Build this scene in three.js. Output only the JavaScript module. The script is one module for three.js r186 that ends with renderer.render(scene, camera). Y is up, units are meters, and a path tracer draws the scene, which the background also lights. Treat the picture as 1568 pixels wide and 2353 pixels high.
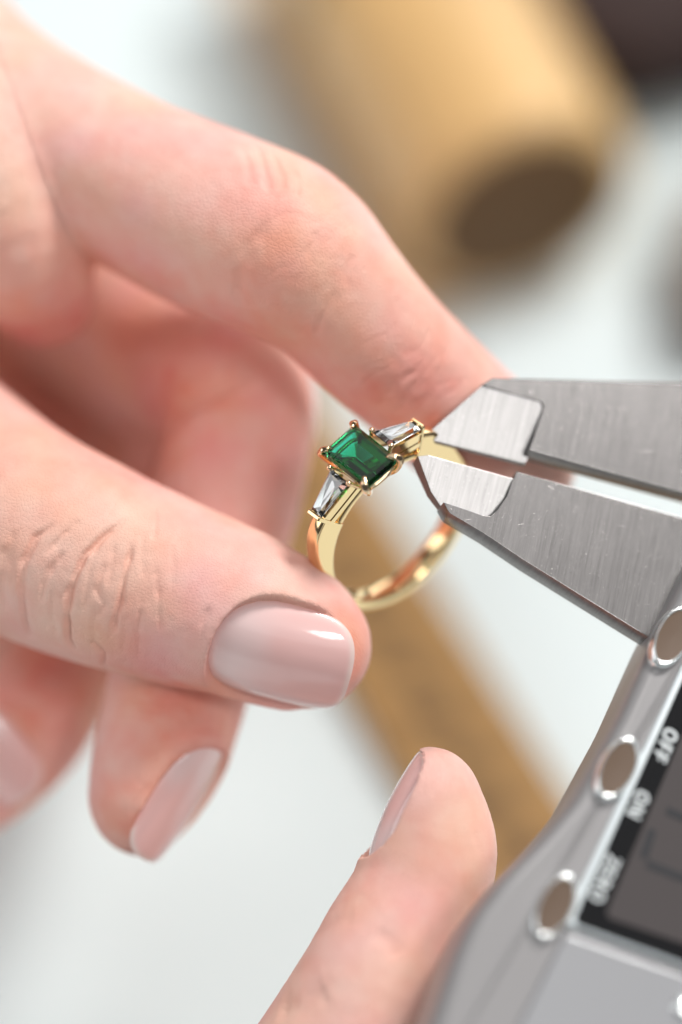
import * as THREE from 'three';
import { mergeGeometries, toCreasedNormals } from 'three/addons/utils/BufferGeometryUtils.js';
import { RoundedBoxGeometry } from 'three/addons/geometries/RoundedBoxGeometry.js';
import { TextGeometry } from 'three/addons/geometries/TextGeometry.js';
import { FontLoader } from 'three/addons/loaders/FontLoader.js';
import { RectAreaLightUniformsLib } from 'three/addons/lights/RectAreaLightUniformsLib.js';

// ---------------------------------------------------------------- camera, light, exposure
const scene = new THREE.Scene();
const PITCH = 50 * Math.PI / 180, FOCUS = 0.4, TABLE_DEPTH = 0.53, HALF = 0.056 / 0.4;
const camera = new THREE.PerspectiveCamera(2 * Math.atan(HALF) * 180 / Math.PI, 682 / 1024, 0.02, 20);
camera.position.set(0, TABLE_DEPTH * Math.sin(PITCH), TABLE_DEPTH * Math.cos(PITCH));
camera.lookAt(0, 0, 0);
camera.focus = FOCUS - 0.001;
camera.userData.fStop = 4.0;
camera.updateMatrixWorld(true);
scene.background = new THREE.Color().setRGB(0.07, 0.072, 0.073);      // dim, even light of the workshop

RectAreaLightUniformsLib.init();
function panelLight(x, y, z, w, h, intensity, color, down) {
  const l = new THREE.RectAreaLight(color, intensity, w, h);
  l.position.set(x, y, z); l.lookAt(down ? x : 0, 0.06, down ? z + 0.001 : 0); scene.add(l);
  return l;
}
panelLight(0.66, 1.22, -0.46, 0.32, 0.32, 51, new THREE.Color().setRGB(1, 0.98, 0.95));      // bench lamp, behind and to the right
panelLight(0.45, 1.10, 0.66, 0.32, 0.17, 18, new THREE.Color().setRGB(1, 0.99, 0.975));      // lamp panel over the bench
panelLight(0.45, 0.58, -1.35, 1.5, 0.7, 2.2, new THREE.Color().setRGB(0.97, 0.985, 1));       // window beyond the bench
panelLight(-1.3, 0.62, 0.12, 1.1, 0.7, 2.0, new THREE.Color().setRGB(0.97, 0.985, 1));        // window on the left
panelLight(0.1, 2.2, 0.5, 3.2, 4.2, 0.62, new THREE.Color().setRGB(0.985, 0.99, 1), true);    // added overhead panel, stands in for ambient light and brightens the stones

const renderer = new THREE.WebGLRenderer({ antialias: true });
renderer.toneMapping = THREE.LinearToneMapping;
renderer.toneMappingExposure = 1.07;
renderer.shadowMap.enabled = true;
renderer.setSize(682, 1024);

// ---------------------------------------------------------------- helpers
const v3 = (x, y, z) => new THREE.Vector3(x, y, z);
const lin = (r, g, b) => new THREE.Color().setRGB(r, g, b);
// working frame in millimetres: x right, y up along the lens, z towards the camera, origin on the axis 400 mm away
const RIGHT = v3(1, 0, 0), UPV = v3(0, Math.cos(PITCH), -Math.sin(PITCH)), BACK = v3(0, Math.sin(PITCH), Math.cos(PITCH));
const ORIGIN = camera.position.clone().addScaledVector(BACK, -FOCUS);
const FRAME = new THREE.Matrix4().makeBasis(RIGHT.clone().multiplyScalar(0.001), UPV.clone().multiplyScalar(0.001), BACK.clone().multiplyScalar(0.001)).setPosition(ORIGIN);
const PXH = 2353, mmPerPx = (dz = 0) => (400 - dz) * 2 * HALF / PXH;
function at(px, py, dz = 0) { const s = mmPerPx(dz); return v3((px - 784) * s, (1176.5 - py) * s, dz); }
function onTable(px, py, y = 0) {                 // the point of the table (height y, metres) under a pixel
  const p = at(px, py, 0).applyMatrix4(FRAME), d = p.sub(camera.position);
  return camera.position.clone().addScaledVector(d, (y - camera.position.y) / d.y);
}
const cleanNumber = {};
function numbered(name) { const n = cleanNumber[name] = (cleanNumber[name] ?? -1) + 1; return n ? `${name}_${String(n).padStart(3, '0')}` : name; }
function mesh(name, geometry, material, parent) {
  const m = new THREE.Mesh(geometry, material); m.name = name; m.castShadow = m.receiveShadow = true; parent.add(m); return m;
}
function thing(name, label, category, group) {
  const g = new THREE.Group(); g.name = numbered(name); g.userData = { label, category }; if (group) g.userData.group = group; return g;
}
// geometry in working-frame mm (or in a local frame given by matrix) -> metres; the group's origin goes to the thing's lowest middle
function settle(g) {
  g.updateMatrixWorld(true);
  const box = new THREE.Box3();
  g.traverse((o) => { if (o.isMesh) { o.geometry.computeBoundingBox(); box.union(o.geometry.boundingBox); } });
  const c = v3((box.min.x + box.max.x) / 2, box.min.y, (box.min.z + box.max.z) / 2), done = new Set();
  g.traverse((o) => { if (o.isMesh && !done.has(o.geometry)) { done.add(o.geometry); o.geometry.translate(-c.x, -c.y, -c.z); } });
  g.position.copy(c); scene.add(g); return g;
}
function rng(seed) { let s = seed >>> 0; return () => { s = (s + 0x6D2B79F5) >>> 0; let t = s; t = Math.imul(t ^ (t >>> 15), t | 1); t ^= t + Math.imul(t ^ (t >>> 7), t | 61); return ((t ^ (t >>> 14)) >>> 0) / 4294967296; }; }
const PERM = (() => { const r = rng(7), p = new Float32Array(4096); for (let i = 0; i < 4096; i++) p[i] = r() * 2 - 1; return p; })();
const hash3 = (x, y, z) => PERM[((x * 73856093) ^ (y * 19349663) ^ (z * 83492791)) & 4095];
function noise3(x, y, z) {
  const xi = Math.floor(x), yi = Math.floor(y), zi = Math.floor(z); x -= xi; y -= yi; z -= zi;
  const u = x * x * (3 - 2 * x), v = y * y * (3 - 2 * y), w = z * z * (3 - 2 * z), L = (a, b, t) => a + (b - a) * t;
  return L(L(L(hash3(xi, yi, zi), hash3(xi + 1, yi, zi), u), L(hash3(xi, yi + 1, zi), hash3(xi + 1, yi + 1, zi), u), v),
    L(L(hash3(xi, yi, zi + 1), hash3(xi + 1, yi, zi + 1), u), L(hash3(xi, yi + 1, zi + 1), hash3(xi + 1, yi + 1, zi + 1), u), v), w);
}
const fbm = (x, y, z, o = 3) => { let s = 0, a = 1, t = 0; for (let i = 0; i < o; i++) { s += a * noise3(x, y, z); t += a; a *= 0.5; x *= 2.03; y *= 2.03; z *= 2.03; } return s / t; };
const smooth = (a, b, x) => { const t = Math.min(1, Math.max(0, (x - a) / (b - a))); return t * t * (3 - 2 * t); };
const smin = (a, b, k) => { const h = Math.max(k - Math.abs(a - b), 0) / k; return Math.min(a, b) - h * h * k * 0.25; };
function texture(size, fn, srgb) {                // fn(x, y) -> [r, g, b] 0..1
  const d = new Uint8Array(size * size * 4);
  for (let y = 0; y < size; y++) for (let x = 0; x < size; x++) { const c = fn(x, y), i = (y * size + x) * 4; for (let k = 0; k < 3; k++) d[i + k] = Math.max(0, Math.min(255, c[k] * 255)); d[i + 3] = 255; }
  const t = new THREE.DataTexture(d, size, size); t.wrapS = t.wrapT = THREE.RepeatWrapping; t.magFilter = THREE.LinearFilter; t.minFilter = THREE.LinearMipmapLinearFilter; t.generateMipmaps = true;
  if (srgb) t.colorSpace = THREE.SRGBColorSpace;
  t.needsUpdate = true; return t;
}

// ---------------------------------------------------------------- the surface: a white bench top
{
  const g = new THREE.PlaneGeometry(3, 3); g.rotateX(-Math.PI / 2);
  const grain = texture(256, (x, y) => { const n = 0.985 + 0.015 * fbm(x / 6, y / 6, 2, 3); return [n, n, n]; }, false);
  grain.repeat.set(60, 60);
  const m = mesh('table_top', g, new THREE.MeshStandardMaterial({ color: lin(0.665, 0.74, 0.745), map: grain, roughness: 0.55 }), scene);
  m.userData = { kind: 'structure', label: 'white bench top under the hands and tools' };
}
// ---------------------------------------------------------------- things lying on the bench, far out of focus
const woodMap = texture(512, (x, y) => {
  const n = fbm(x / 8, y / 160, 3, 4), m = fbm(x / 60, y / 400, 9, 2), k = 0.86 + 0.14 * n + 0.1 * m; return [k, k * 0.985, k * 0.95];
}, false);
{
  // ruler: a flat wooden rule running under the ring and the calliper
  const a = onTable(902, 1180, 0.003), b = onTable(1312, 1840, 0.003), dir = b.clone().sub(a).setY(0).normalize(), side = v3(-dir.z, 0, dir.x);
  const l = onTable(858, 1680, 0.003), width = Math.abs(l.clone().sub(a).dot(side)), sgn = Math.sign(l.clone().sub(a).dot(side));
  const far = onTable(400, 560, 0.003).sub(a).dot(dir), near = onTable(1600, 2500, 0.003).sub(a).dot(dir), len = near - far;
  const g = thing('wooden_ruler', 'brown wooden ruler lying flat on the bench beneath the ring', 'ruler');
  const geo = new RoundedBoxGeometry(width, 0.003, len, 2, 0.0006);
  const basis = new THREE.Matrix4().makeBasis(side.clone().multiplyScalar(sgn), v3(0, sgn, 0), dir).setPosition(a.clone().addScaledVector(side, sgn * width / 2).addScaledVector(dir, (near + far) / 2).setY(0.0017));
  if (basis.determinant() < 0) basis.scale(v3(1, -1, 1));
  const wm = new THREE.MeshStandardMaterial({ color: lin(0.41, 0.225, 0.065), map: woodMap, roughness: 0.6 });
  geo.applyMatrix4(basis);
  mesh('blade', geo, wm, g);
  const ink = new THREE.MeshStandardMaterial({ color: lin(0.09, 0.05, 0.02), roughness: 0.7 }), n = Math.floor(len / 0.0082), tick = [];
  for (let i = 1; i < n; i++) {
    const t = new THREE.BoxGeometry(i % 2 ? width * 0.25 : width * 0.34, 0.0002, 0.0036);
    t.applyMatrix4(new THREE.Matrix4().makeBasis(side, v3(0, 1, 0), dir.clone().multiplyScalar(-1)).setPosition(a.clone().addScaledVector(side, sgn * width * (i % 2 ? 0.5 : 0.55)).addScaledVector(dir, far + i * 0.0082).setY(0.00331)));
    tick.push(mesh('graduation_mark', t, ink, g));
  }
  settle(g);
}
{
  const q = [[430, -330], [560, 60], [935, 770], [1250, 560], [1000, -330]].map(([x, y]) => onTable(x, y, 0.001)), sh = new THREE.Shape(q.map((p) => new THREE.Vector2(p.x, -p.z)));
  const sheet = thing('shade_sheet', 'tan paper sheet added flat to colour the shade beside the round wood mallet', 'paper'), sg = new THREE.ExtrudeGeometry(sh, { depth: 0.0004, bevelEnabled: false }); sg.rotateX(-Math.PI / 2); sg.translate(0, 0.0005, 0);  // added sheet: its tan colour stands in for the mallet's warm shade
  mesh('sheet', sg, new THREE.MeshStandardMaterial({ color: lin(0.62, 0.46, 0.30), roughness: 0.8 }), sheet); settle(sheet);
  // turned wooden handle with its shaded end painted dark, lying on the bench beyond the hand
  const R = 0.0188, e0 = onTable(1200, 490, R), e1 = onTable(800, -260, R), dir = e1.clone().sub(e0).setY(0), len = dir.length(); dir.normalize();
  const g = thing('mallet', 'thick round golden wood mallet shaft lying beyond the index finger', 'mallet');
  const place = (geo) => { geo.applyMatrix4(new THREE.Matrix4().makeBasis(v3(0, 1, 0), dir, v3(0, 1, 0).cross(dir)).setPosition(e0.x, R, e0.z)); return geo; };
  const prof = [[0, 0.0002], [R * 0.8, 0], [R * 0.93, 0.0008], [R, 0.003], [R, 0.05], [R * 1.0, len * 0.6], [R * 1.0, len], [0, len]].map((p) => new THREE.Vector2(p[0], p[1]));
  const lg = new THREE.LatheGeometry(prof, 64); const uv = lg.attributes.uv; for (let i = 0; i < uv.count; i++) uv.setXY(i, uv.getX(i) * 3, uv.getY(i) * 2);
  mesh('shaft', place(lg), new THREE.MeshPhysicalMaterial({ color: lin(0.80, 0.51, 0.22), map: woodMap, roughness: 0.42, clearcoat: 0.25, clearcoatRoughness: 0.3 }), g);
  const cap = new THREE.LatheGeometry([[0, -0.0009], [R * 0.7, -0.0008], [R * 0.8, 0.0001], [R * 0.8, 0.0012]].map((p) => new THREE.Vector2(p[0], p[1])), 48);
  mesh('shaded_end', place(cap), new THREE.MeshStandardMaterial({ color: lin(0.13, 0.065, 0.02), roughness: 0.7 }), g);  // shade on the end face put into a dark colour
  settle(g);
}
{
  const p = onTable(1450, -20, 0), g = thing('leather_pouch', 'dark brown leather pouch beside the end of the wooden handle', 'pouch');
  const s = new THREE.SphereGeometry(1, 48, 32), q = s.attributes.position;
  for (let i = 0; i < q.count; i++) { let x = q.getX(i), y = q.getY(i), z = q.getZ(i); const f = (t) => Math.sign(t) * Math.pow(Math.abs(t), 0.55); const n = 1 + 0.05 * fbm(x * 2, y * 2, z * 2, 2); q.setXYZ(i, f(x) * 0.036 * n, (f(y) * 0.5 + 0.5) * 0.022 * n, f(z) * 0.036 * n); }
  s.computeVertexNormals(); s.rotateY(0.45); s.translate(p.x + 0.006, 0.0002, p.z - 0.006);
  mesh('body', s, new THREE.MeshStandardMaterial({ color: lin(0.025, 0.009, 0.007), roughness: 0.8 }), g);
  const fl = new RoundedBoxGeometry(0.04, 0.002, 0.03, 3, 0.001); fl.rotateY(0.45); fl.translate(p.x + 0.006, 0.0222, p.z - 0.008);
  mesh('flap', fl, new THREE.MeshStandardMaterial({ color: lin(0.025, 0.009, 0.007), roughness: 0.8 }), g);
  settle(g);
}

{
  const p = onTable(1572, 840, 0), g = thing('storage_tin', 'dull brown tin on the bench beyond the upper calliper jaw', 'tin');
  const b = new RoundedBoxGeometry(0.04, 0.008, 0.026, 3, 0.002); b.translate(p.x + 0.02, 0.0042, p.z - 0.013);
  const tin = new THREE.MeshStandardMaterial({ color: lin(0.17, 0.14, 0.12), roughness: 0.5 });
  mesh('box', b, tin, g);
  const l = new RoundedBoxGeometry(0.0412, 0.003, 0.0272, 3, 0.0012); l.translate(p.x + 0.02, 0.0099, p.z - 0.013);
  mesh('lid', l, tin, g);
  settle(g);
}

// ---------------------------------------------------------------- skin: distance fields meshed with surface nets
class Chain {
  constructor(name, stations, k = 1) {           // stations: [px, py, r_px, dz]
    this.name = name; this.k = k;
    const pts = stations.map(([x, y, r, z]) => { const p = at(x, y, z); return [p.x, p.y, p.z, r * mmPerPx(z)]; });
    const out = [];
    for (let i = 0; i + 1 < pts.length; i++) {
      const a = pts[Math.max(0, i - 1)], b = pts[i], c = pts[i + 1], d = pts[Math.min(pts.length - 1, i + 2)], n = Math.max(2, Math.round(Math.hypot(c[0] - b[0], c[1] - b[1], c[2] - b[2]) / 1.6));
      for (let j = 0; j < n; j++) { const t = j / n, t2 = t * t, t3 = t2 * t; out.push([0, 1, 2, 3].map((m) => 0.5 * (2 * b[m] + (c[m] - a[m]) * t + (2 * a[m] - 5 * b[m] + 4 * c[m] - d[m]) * t2 + (3 * b[m] - a[m] - 3 * c[m] + d[m]) * t3))); }
    }
    out.push(pts[pts.length - 1]);
    this.T = out.map((_, i) => { const a = out[Math.max(0, i - 1)], b = out[Math.min(out.length - 1, i + 1)], d = [b[0] - a[0], b[1] - a[1], b[2] - a[2]], l = Math.hypot(...d); return d.map((x) => x / l); });
    this.box = [0, 1, 2].map((c) => [Math.min(...out.map((p) => p[c] - p[3])), Math.max(...out.map((p) => p[c] + p[3]))]);
    this.p = out; this.s = [0];
    for (let i = 1; i < out.length; i++) this.s.push(this.s[i - 1] + Math.hypot(out[i][0] - out[i - 1][0], out[i][1] - out[i - 1][1], out[i][2] - out[i - 1][2]));
  }
  seg(i, x, y, z) {
    const a = this.p[i], b = this.p[i + 1], bx = b[0] - a[0], by = b[1] - a[1], bz = b[2] - a[2], px = x - a[0], py = y - a[1], pz = z - a[2];
    let t = (px * bx + py * by + pz * bz) / (bx * bx + by * by + bz * bz); t = t < 0 ? 0 : t > 1 ? 1 : t;
    this.t = t;
    const qx = px - bx * t, qy = py - by * t, qz = pz - bz * t; return Math.sqrt(qx * qx + qy * qy + qz * qz) - a[3] - (b[3] - a[3]) * t;
  }
  dist(x, y, z, list) {
    let d = 1e9, best = 1e9, n = list ? list.length : this.p.length - 1;
    for (let j = 0; j < n; j++) { const i = list ? list[j] : j, e = this.seg(i, x, y, z); if (e < best) { best = e; this.bi = i; this.bt = this.t; } d = d > 1e8 ? e : smin(d, e, 0.5); }
    return d;
  }
  away(x, y, z) { const [a, b, c] = this.box, q = (v, r) => Math.max(r[0] - v, v - r[1], 0); return Math.max(q(x, a), q(y, b), q(z, c)); }
  param(x, y, z) {                               // smooth length along the finger and angle round it
    const n = this.p.length - 1, e = new Float64Array(n), t = new Float64Array(n); let m = 1e9, w = 0, s = 0; const c = [0, 0, 0], T = [0, 0, 0];
    for (let i = 0; i < n; i++) { e[i] = this.seg(i, x, y, z); t[i] = this.t; if (e[i] < m) m = e[i]; }
    for (let i = 0; i < n; i++) { if (e[i] - m > 5) continue; const k = Math.exp(-(e[i] - m) * 1.2), a = this.p[i], b = this.p[i + 1], A = this.T[i], B = this.T[i + 1], q = t[i]; w += k; s += k * (this.s[i] + (this.s[i + 1] - this.s[i]) * q); for (let j = 0; j < 3; j++) { c[j] += k * (a[j] + (b[j] - a[j]) * q); T[j] += k * (A[j] + (B[j] - A[j]) * q); } }
    const l = Math.hypot(...T); for (let j = 0; j < 3; j++) { c[j] /= w; T[j] /= l; }
    const ex = v3(-T[2] * T[0], -T[2] * T[1], 1 - T[2] * T[2]).normalize(), f = v3(...T).cross(ex), r = v3(x - c[0], y - c[1], z - c[2]);
    return [s / w, Math.atan2(r.dot(f), r.dot(ex))];
  }
  near(x, y, z, reach) { const l = []; for (let i = 0; i + 1 < this.p.length; i++) if (this.seg(i, x, y, z) < reach) l.push(i); return l; }
}
class Nail {
  // c: nail middle (mm), eL: towards the free edge, eN: outward; R: crosswise radius; A: half angle; L: half length
  constructor(c, eL, eN, R, A, L, bend = 0.012, pProx = 2.3, pDist = 3.2) {
    eL = eL.clone().normalize(); eN = eN.clone().addScaledVector(eL, -eN.dot(eL)).normalize();
    Object.assign(this, { c, eL, eN, eT: eL.clone().cross(eN), R, A, L, bend, pProx, pDist });
  }
  local(x, y, z) { const dx = x - this.c.x, dy = y - this.c.y, dz = z - this.c.z, q = (e) => dx * e.x + dy * e.y + dz * e.z; return [q(this.eT), q(this.eN), q(this.eL)]; }
  world(a, l, dn = 0) {                          // angle, length, lift along the normal
    const R = this.R + dn, x = R * Math.sin(a), n = this.R * 0 + R * Math.cos(a) - this.R - this.bend * l * l;
    return this.c.clone().addScaledVector(this.eT, x).addScaledVector(this.eN, n).addScaledVector(this.eL, l);
  }
  rho(a, l) { const p = l > 0 ? this.pDist : this.pProx; return Math.pow(Math.pow(Math.abs(a / this.A), p) + Math.pow(Math.abs(l / this.L), p), 1 / p); }
  edge(psi) { const c = Math.cos(psi), s = Math.sin(psi), p = s > 0 ? this.pDist : this.pProx, r = Math.pow(Math.pow(Math.abs(c), p) + Math.pow(Math.abs(s), p), -1 / p); return [c * r * this.A, s * r * this.L]; }
  polar(x, y, z) {
    const [t, n, l] = this.local(x, y, z), nn = n + this.R + this.bend * l * l;
    return [Math.atan2(t, nn), Math.hypot(t, nn) - this.R, l];     // angle, height above the plate, length
  }
  foldLine() { const o = []; for (let i = 0; i <= 40; i++) { const psi = Math.PI * 0.93 + (Math.PI * 1.14) * i / 40, [a, l] = this.edge(psi); o.push(this.world(a * (1 + 0.55 / (this.R * this.A)), l * (1 + 0.55 / this.L), -0.55)); } return o; }
  geometry(thick = 0.45) {
    const NR = 26, NP = 96, pos = [], idx = [], uv = [], col = [];
    const put = (a, l, dn) => { const p = this.world(a, l, dn); pos.push(p.x, p.y, p.z); uv.push(a * this.R / 10, l / 10); const k = l / this.L, m = smooth(-0.75, 0.1, k + 0.15 * noise3(a * 3, l / 3, 2)), f = smooth(0.90, 0.97, this.rho(a, l)) * smooth(0.45, 0.7, k), t = 1 + 0.03 * noise3(a * 9, l / 4, 5); col.push((0.86 + 0.02 * f) * t, (0.63 - 0.11 * m + 0.15 * f) * t, (0.61 - 0.12 * m + 0.13 * f) * t); };
    put(0, 0, 0);
    for (let r = 1; r <= NR; r++) for (let j = 0; j < NP; j++) { const k = r / NR, [a, l] = this.edge(j / NP * 2 * Math.PI); put(a * k, l * k, -0.16 * Math.pow(k, 14)); }
    for (const [k, dn] of [[1.0, -thick * 0.7], [0.985, -thick], [0.6, -thick - 0.2]]) for (let j = 0; j < NP; j++) { const [a, l] = this.edge(j / NP * 2 * Math.PI); put(a * k, l * k, dn); }
    for (let j = 0; j < NP; j++) idx.push(0, 1 + (j + 1) % NP, 1 + j);
    for (let r = 0; r < NR + 2; r++) for (let j = 0; j < NP; j++) { const a = 1 + r * NP + j, b = 1 + r * NP + (j + 1) % NP, c = a + NP, d = b + NP; idx.push(a, b, c, b, d, c); }
    const g = new THREE.BufferGeometry(); g.setAttribute('position', new THREE.Float32BufferAttribute(pos, 3)); g.setAttribute('uv', new THREE.Float32BufferAttribute(uv, 2)); g.setAttribute('color', new THREE.Float32BufferAttribute(col, 3)); g.setIndex(idx); g.computeVertexNormals();
    // make sure the plate faces outwards
    const nn = g.attributes.normal; if (nn.getX(0) * this.eN.x + nn.getY(0) * this.eN.y + nn.getZ(0) * this.eN.z < 0) { for (let i = 0; i < idx.length; i += 3) [idx[i], idx[i + 1]] = [idx[i + 1], idx[i]]; g.setIndex(idx); g.computeVertexNormals(); }
    return g;
  }
}
function skinMesh({ chains, nails, lo, hi, h, grooves, bumps = [], knuckles = [], tone }) {
  const folds = nails.map((n) => n.foldLine());
  const foldDist = (f, x, y, z) => { let d = 1e9; for (const p of f) { const e = (x - p.x) ** 2 + (y - p.y) ** 2 + (z - p.z) ** 2; if (e < d) d = e; } return Math.sqrt(d); };
  const fieldOf = (x, y, z, lists) => {
    let d = 1e9;
    for (let c = 0; c < chains.length; c++) { if (lists ? !lists[c].length : chains[c].away(x, y, z) > d + chains[c].k) continue; const e = chains[c].dist(x, y, z, lists && lists[c]); d = d > 1e8 ? e : smin(d, e, chains[c].k); }
    for (let i = 0; i < nails.length; i++) {
      const n = nails[i], dx = x - n.c.x, dy = y - n.c.y, dz = z - n.c.z; if (dx * dx + dy * dy + dz * dz > 260) continue;
      d = smin(d, foldDist(folds[i], x, y, z) - 0.78, 1.6);
      const [a, up, l] = n.polar(x, y, z); if (Math.abs(a) > 1.7) continue;
      const cut = Math.max(-(up + 0.28), (n.rho(a, l) - 1) * n.R * n.A * 0.8); d = Math.max(d, -cut);
    }
    return d;
  };
  const nx = Math.ceil((hi[0] - lo[0]) / h) + 1, ny = Math.ceil((hi[1] - lo[1]) / h) + 1, nz = Math.ceil((hi[2] - lo[2]) / h) + 1, B = 8;
  const F = new Float32Array(nx * ny * nz).fill(9), id = (i, j, k) => (k * ny + j) * nx + i, active = [], rad = B * h * 0.87;
  for (let k0 = 0; k0 < nz; k0 += B) for (let j0 = 0; j0 < ny; j0 += B) for (let i0 = 0; i0 < nx; i0 += B) {
    const cx = lo[0] + (i0 + B / 2) * h, cy = lo[1] + (j0 + B / 2) * h, cz = lo[2] + (k0 + B / 2) * h, dc = fieldOf(cx, cy, cz);
    if (dc > rad + 2) continue;
    if (dc < -rad - 2.2) { for (let k = k0; k < Math.min(nz, k0 + B); k++) for (let j = j0; j < Math.min(ny, j0 + B); j++) for (let i = i0; i < Math.min(nx, i0 + B); i++) F[id(i, j, k)] = -9; continue; }
    const lists = chains.map((c) => c.near(cx, cy, cz, Math.max(dc, 0) + 2 * rad + 5));
    active.push([i0, j0, k0]);
    for (let k = k0; k < Math.min(nz, k0 + B); k++) for (let j = j0; j < Math.min(ny, j0 + B); j++) for (let i = i0; i < Math.min(nx, i0 + B); i++) F[id(i, j, k)] = fieldOf(lo[0] + i * h, lo[1] + j * h, lo[2] + k * h, lists);
  }
  const map = new Map(), P = [], tri = [];
  const cell = (i, j, k) => {
    const key = id(i, j, k); let v = map.get(key); if (v !== undefined) return v;
    let sx = 0, sy = 0, sz = 0, n = 0; const f = (a, b, c) => F[id(i + a, j + b, k + c)];
    const e = (a, b, c, p, q, r) => { const u = f(a, b, c), w = f(p, q, r); if ((u < 0) !== (w < 0)) { const t = u / (u - w); sx += a + (p - a) * t; sy += b + (q - b) * t; sz += c + (r - c) * t; n++; } };
    for (let a = 0; a < 2; a++) for (let b = 0; b < 2; b++) { e(0, a, b, 1, a, b); e(a, 0, b, a, 1, b); e(a, b, 0, a, b, 1); }
    v = P.length / 3; P.push(lo[0] + (i + sx / n) * h, lo[1] + (j + sy / n) * h, lo[2] + (k + sz / n) * h); map.set(key, v); return v;
  };
  for (const [i0, j0, k0] of active) for (let k = Math.max(1, k0); k < Math.min(nz - 2, k0 + B); k++) for (let j = Math.max(1, j0); j < Math.min(ny - 2, j0 + B); j++) for (let i = Math.max(1, i0); i < Math.min(nx - 2, i0 + B); i++) {
    const a = F[id(i, j, k)] < 0;
    const quad = (p, q, r, s) => { if (a) tri.push(p, q, r, p, r, s); else tri.push(p, r, q, p, s, r); };
    if (a !== (F[id(i + 1, j, k)] < 0)) quad(cell(i, j - 1, k - 1), cell(i, j, k - 1), cell(i, j, k), cell(i, j - 1, k));
    if (a !== (F[id(i, j + 1, k)] < 0)) quad(cell(i - 1, j, k - 1), cell(i - 1, j, k), cell(i, j, k), cell(i, j, k - 1));
    if (a !== (F[id(i, j, k + 1)] < 0)) quad(cell(i - 1, j - 1, k), cell(i, j - 1, k), cell(i, j, k), cell(i - 1, j, k));
  }
  const n = P.length / 3, pos = new Float32Array(P);
  const geo = new THREE.BufferGeometry(); geo.setAttribute('position', new THREE.BufferAttribute(pos, 3)); geo.setIndex(tri);
  // two passes of light smoothing take out the grid
  const nb = new Int32Array(n), acc = new Float32Array(n * 3);
  for (let pass = 0; pass < 3; pass++) {
    nb.fill(0); acc.fill(0);
    for (let t = 0; t < tri.length; t += 3) for (let e = 0; e < 3; e++) { const a = tri[t + e], b = tri[t + (e + 1) % 3]; for (let c = 0; c < 3; c++) { acc[a * 3 + c] += pos[b * 3 + c]; acc[b * 3 + c] += pos[a * 3 + c]; } nb[a]++; nb[b]++; }
    for (let i = 0; i < n; i++) for (let c = 0; c < 3; c++) pos[i * 3 + c] += 0.5 * (acc[i * 3 + c] / nb[i] - pos[i * 3 + c]);
  }
  geo.computeVertexNormals();
  const N = geo.attributes.normal.array;
  // creases: lines drawn on the skin, found where the sight line meets the surface, then pressed in along the normal
  const lines = grooves.map(([pts, width, depth, dzMax]) => {
    const out = [];
    for (let i = 0; i + 1 < pts.length; i++) for (let j = 0; j < 14; j++) {
      const t = j / 14, px = pts[i][0] + (pts[i + 1][0] - pts[i][0]) * t, py = pts[i][1] + (pts[i + 1][1] - pts[i][1]) * t; let dz = dzMax ?? 16, p, d = 1;
      for (let s = 0; s < 60 && dz > -80; s++) { p = at(px, py, dz); d = fieldOf(p.x, p.y, p.z); if (d < 0.02) break; dz -= Math.max(d * 0.9, 0.02); }
      if (d < 0.3) out.push([p.x, p.y, p.z, smooth(0, 0.16, (i + t) / (pts.length - 1)) * smooth(1, 0.84, (i + t) / (pts.length - 1))]);
    }
    const b = out.reduce((m, q) => [Math.min(m[0], q[0]), Math.min(m[1], q[1]), Math.max(m[2], q[0]), Math.max(m[3], q[1])], [1e9, 1e9, -1e9, -1e9]);
    return { out, width, depth, b };
  });
  const chainOf = new Uint8Array(n), S = new Float32Array(n), PHI = new Float32Array(n), col = new Float32Array(n * 3), tint = [0, 0, 0];
  const np = new Float32Array(pos);
  for (let i = 0; i < n; i++) {
    const x = pos[i * 3], y = pos[i * 3 + 1], z = pos[i * 3 + 2]; let bd = 1e9;
    for (let c = 0; c < chains.length; c++) { if (chains[c].away(x, y, z) > bd) continue; const d = chains[c].dist(x, y, z); if (d < bd) { bd = d; chainOf[i] = c; } }
    [S[i], PHI[i]] = chains[chainOf[i]].param(x, y, z);
    let dn = 0.10 * fbm(x / 5, y / 5, z / 5, 3) + 0.035 * fbm(x / 1.1, y / 1.1, z / 1.1, 2);
    for (const L of lines) {
      if (x < L.b[0] - 4 || x > L.b[2] + 4 || y < L.b[1] - 4 || y > L.b[3] + 4) continue;
      let m = 1e9, w = 0; const wob = 0.45 * noise3(x * 0.8, y * 0.8, z * 0.8);
      for (const q of L.out) { const e = (x - q[0]) ** 2 + (y - q[1]) ** 2 + (z - q[2]) ** 2; if (e < m) { m = e; w = q[3]; } }
      m = Math.sqrt(m) + wob * Math.min(L.width, 0.4); const g = m / L.width;
      const pr = w * Math.exp(-g * g); dn -= L.depth * pr;
    }
    { let k = 0.012; for (const [c, r, a] of knuckles) { const e = ((x - c.x) ** 2 + (y - c.y) ** 2 + (z - c.z) ** 2) / (r * r); if (e < 5) k += a * Math.exp(-e); }
      const u = S[i] + 0.9 * noise3(x / 3, y / 3, z / 3), v = PHI[i] * 8, r1 = 1 - Math.abs(noise3(u / 1.0, v / 4.5, 3)), r2 = 1 - Math.abs(noise3(u / 0.62 + 40, v / 2.6 + 9, 5));
      dn -= k * (r1 ** 7 + 0.6 * r2 ** 8); }
    for (const [cx, cy, cz, r, a] of bumps) { const e = ((x - cx) ** 2 + (y - cy) ** 2 + (z - cz) ** 2) / (r * r); if (e < 6) dn += a * Math.exp(-e); }
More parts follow.
